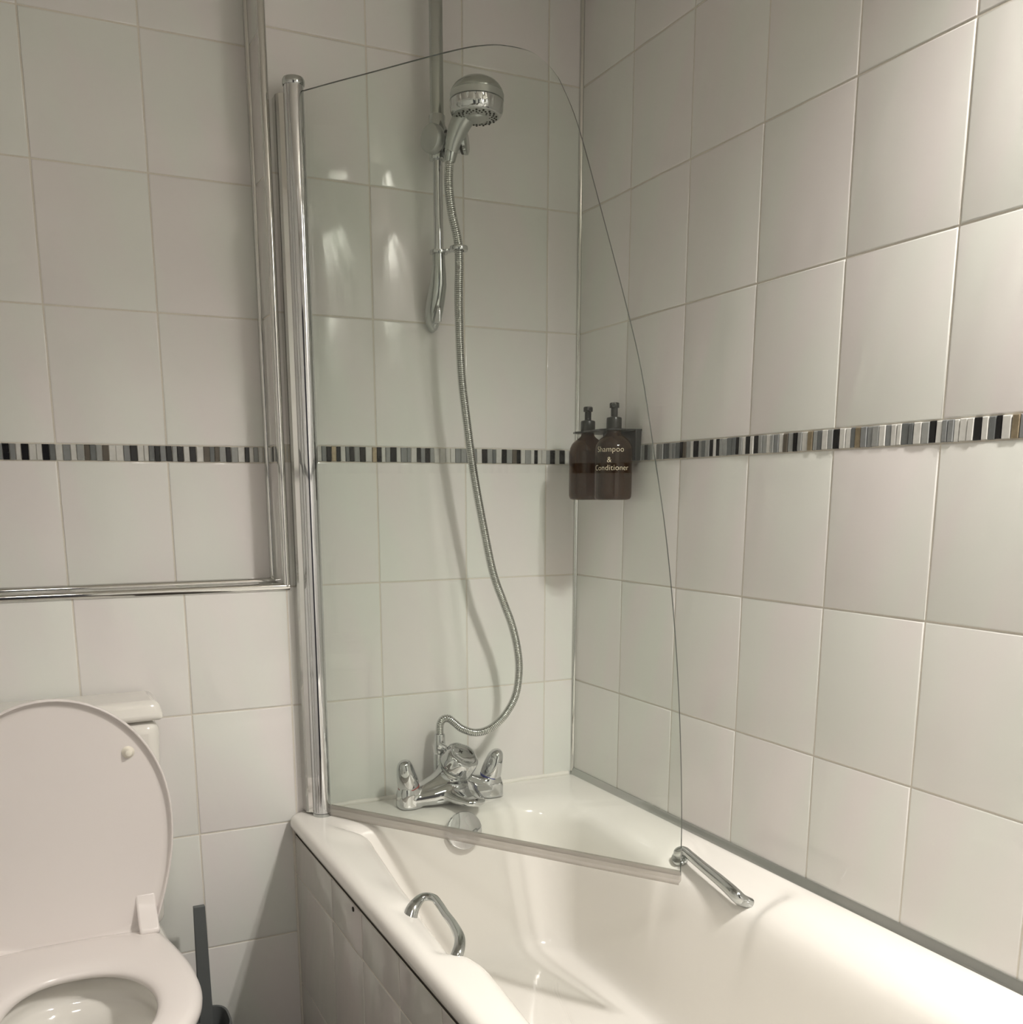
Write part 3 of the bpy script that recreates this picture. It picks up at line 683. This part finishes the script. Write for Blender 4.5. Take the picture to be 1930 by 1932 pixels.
# seat ring
def scl(P, k, cx, cy, kx=None): return [(cx + (x - cx) * (kx or k), cy + (y - cy) * k) for x, y in P]
bm = BM()
def ring_at(P, z): return [V(x, y, z) for x, y in P]
loft(bm, [ring_at(mixp(t), SZ + z) for t, z in [(.97, -.018), (.995, -.014), (1, -.008), (.96, -.003), (.87, .0005), (.74, .002), (.26, .002), (.12, 0), (.035, -.005), (0, -.013), (.01, -.020), (.05, -.024), (.97, -.018)]], cap0=False, cap1=False)
build('seat', bm, 'seat', wc, auto=80)
# lid, upright, leaning slightly against the cistern: outline in (x, s) with s the height above the hinge
LH = 0.466; hy, hz = -.151, -.878; lean = math.atan2(.006, LH)
LO = egg(TX, 0.0, -LH, .196, -.225, .146)
def insc(d): return scl(LO, 1 - d / .233, TX, -.233, 1 - d / .196)
def lidp(x, s_, d):      # s_ negative up the lid, d out of the lid towards the room
    return V(x, hy - d * math.cos(lean) + (-s_) * math.sin(lean), hz + (-s_) * math.cos(lean) + d * math.sin(lean) * 0)
bm = BM()
loft(bm, [[lidp(x, y, d) for x, y in P] for P, d in [(insc(.10), .0045), (insc(.018), .0045), (insc(.0085), .0048), (insc(.0058), .0085), (insc(.0045), .0150), (insc(.0025), .0165), (insc(.0008), .0150), (insc(0), .010), (insc(.0015), .001), (insc(.010), -.006), (insc(.05), -.009), (insc(.10), -.009)]])
lid = build('lid', bm, 'seat', wc, auto=80)
for sx in (1, -1):
    bm = BM(); c = lidp(TX + sx * .1270, -.356, .004)
    lathe(bm, [(.0110, 0), (.0112, .002), (.0085, .004), (.0072, .009), (.0055, .013), (.002, .0145)], c, (0, -1, 0), 24); bf = build('buffer', bm, 'buffer', lid); bf.matrix_parent_inverse = Matrix()
    bm = BM()          # hinge ear
    e0 = TX + sx * .1190; e1 = TX + sx * .1545; lo, hi = min(e0, e1), max(e0, e1)
    loft(bm, [[V(x, y, z) for y, z in [(-.140, -.868), (-.170, -.868), (-.196, -.862), (-.1985, -.854), (-.188, -.842), (-.172, -.828), (-.160, -.811), (-.154, -.796), (-.144, -.796)]] for x in (lo, hi)])
    he = build('lid_hinge', bm, 'seat', lid, auto=35); he.matrix_parent_inverse = Matrix()
    s_ = he.modifiers.new('b', 'BEVEL'); s_.width = .0065; s_.segments = 4
# pan
PO = egg(TX, -.06, -.630, .178, -.405, .165); PH = oval_hole(TX, -.270, -.592, .132)
bm = BM()
loft(bm, [ring_at(scl(PO, .60, TX, -.30, .62), -1.275), ring_at(scl(PO, .60, TX, -.30, .60), -1.20), ring_at(scl(PO, .66, TX, -.30, .64), -1.08), ring_at(scl(PO, .86, TX, -.33, .88), -.985), ring_at(scl(PO, .97, TX, -.35), -.92), ring_at(PO, -.892), ring_at(scl(PO, .96, TX, -.36), -.886), ring_at(scl(PH, 1.06, TX, -.43), -.886), ring_at(PH, -.893)] + [ring_at(scl(PH, k_, TX, -.43), z) for k_, z in [(1.03, -.912), (1.03, -.928), (.98, -.934), (.91, -.944), (.86, -.975), (.78, -1.005), (.73, -1.020), (.68, -1.050), (.58, -1.085), (.52, -1.12)]], cap0=True, cap1=True)
build('pan', bm, 'ceramic', wc, auto=80)
bm = BM(); P = scl(PH, .67, TX, -.43)
bm.faces.new([bm.verts.new(V(x, y, -1.058)) for x, y in P]); build('bowl_water', bm, 'water', wc, smooth=False)
# cistern
def cistern(name, hw0, hw1, y0, yf0, yf1, z0, z1, bev, bow):
    bm = BM(); rings = []
    for z, hw, yf in ((z0, hw0, yf0), (z1, hw1, yf1)):
        P = []
        n = 14
        for k in range(n + 1): 
            x = -hw + 2 * hw * k / n; P.append((TX + x, yf - bow * (1 - (x / hw) ** 2)))
        P += [(TX + hw, y0), (TX - hw, y0)]
        rings.append([V(x, y, z) for x, y in P])
    loft(bm, rings); o_ = build(name, bm, 'ceramic', wc, auto=30)
    b = o_.modifiers.new('b', 'BEVEL'); b.width = bev; b.segments = 5; b.limit_method = 'ANGLE'; b.angle_limit = math.radians(30)
    return o_
cistern('cistern_tank', .174, .190, -.006, -.118, -.124, -.885, -.4765, .022, .008)
cistern('cistern_lid', .200, .189, -.004, -.129, -.122, -.475, -.4370, .012, .010)
bm = BM(); lathe(bm, [(.019, 0), (.019, .004), (.016, .006), (.004, .0065)], V(TX - .01, -.085, -.437), n=32); build('flush_button', bm, 'chrome', wc)

# ------------------------------------------------------------------ toilet brush and its wall holder
hl = thing('brush_holder', 'dark grey oval wall mounted cup beside the toilet', 'holder', V(-.905, -.07, -1.12))
def ovalr(cx, cy, z, rx, ry, n=40, e=3.2): return sup(cx, cy, z, rx, ry, n, e)
bm = BM()
loft(bm, [ovalr(-.905, -.078, -1.235, .040, .048), ovalr(-.905, -.078, -1.125, .046, .056), ovalr(-.905, -.078, -1.120, .0455, .0555), ovalr(-.905, -.078, -1.1205, .0415, .0515), ovalr(-.905, -.078, -1.126, .040, .050), ovalr(-.905, -.078, -1.225, .035, .043)])
build('cup', bm, 'grey_plastic', hl)
bm = BM(); box(bm, V(-.925, -.024, -1.20), V(-.885, -.0035, -1.13), bev=.002); build('wall_mount', bm, 'grey_plastic', hl)
bm = BM(); sweep(bm, [V(-.950, -.112, -1.112), V(-.925, -.112, -1.110)], .0022, 10); build('metal_pin', bm, 'chrome', hl)
tb = thing('toilet_brush', 'dark grey toilet brush with flat upright handle standing in its cup', 'toilet brush', V(-.91, -.09, -1.22))
bm = BM(); P0 = (-.9080, -.090, -1.135); P1 = (-.9078, -.088, -.8650)
loft(bm, [[V(cx - w_, cy - d_, z), V(cx + w_, cy - d_, z), V(cx + w_, cy + d_, z), V(cx - w_, cy + d_, z)] for cx, cy, z, w_, d_ in ((-.9095, -.090, -1.150, .0140, .006), (-.9085, -.089, -.8665, .0112, .0055))])
h = build('handle', bm, 'grey_plastic', tb, auto=20); b = h.modifiers.new('b', 'BEVEL'); b.width = .0014; b.segments = 3
bm = BM(); lathe(bm, [(.010, .078), (.022, .070), (.024, .045), (.020, .015), (.008, .008)], V(-.9095, -.088, -1.225), n=24); build('brush_head', bm, 'grey_plastic', tb)
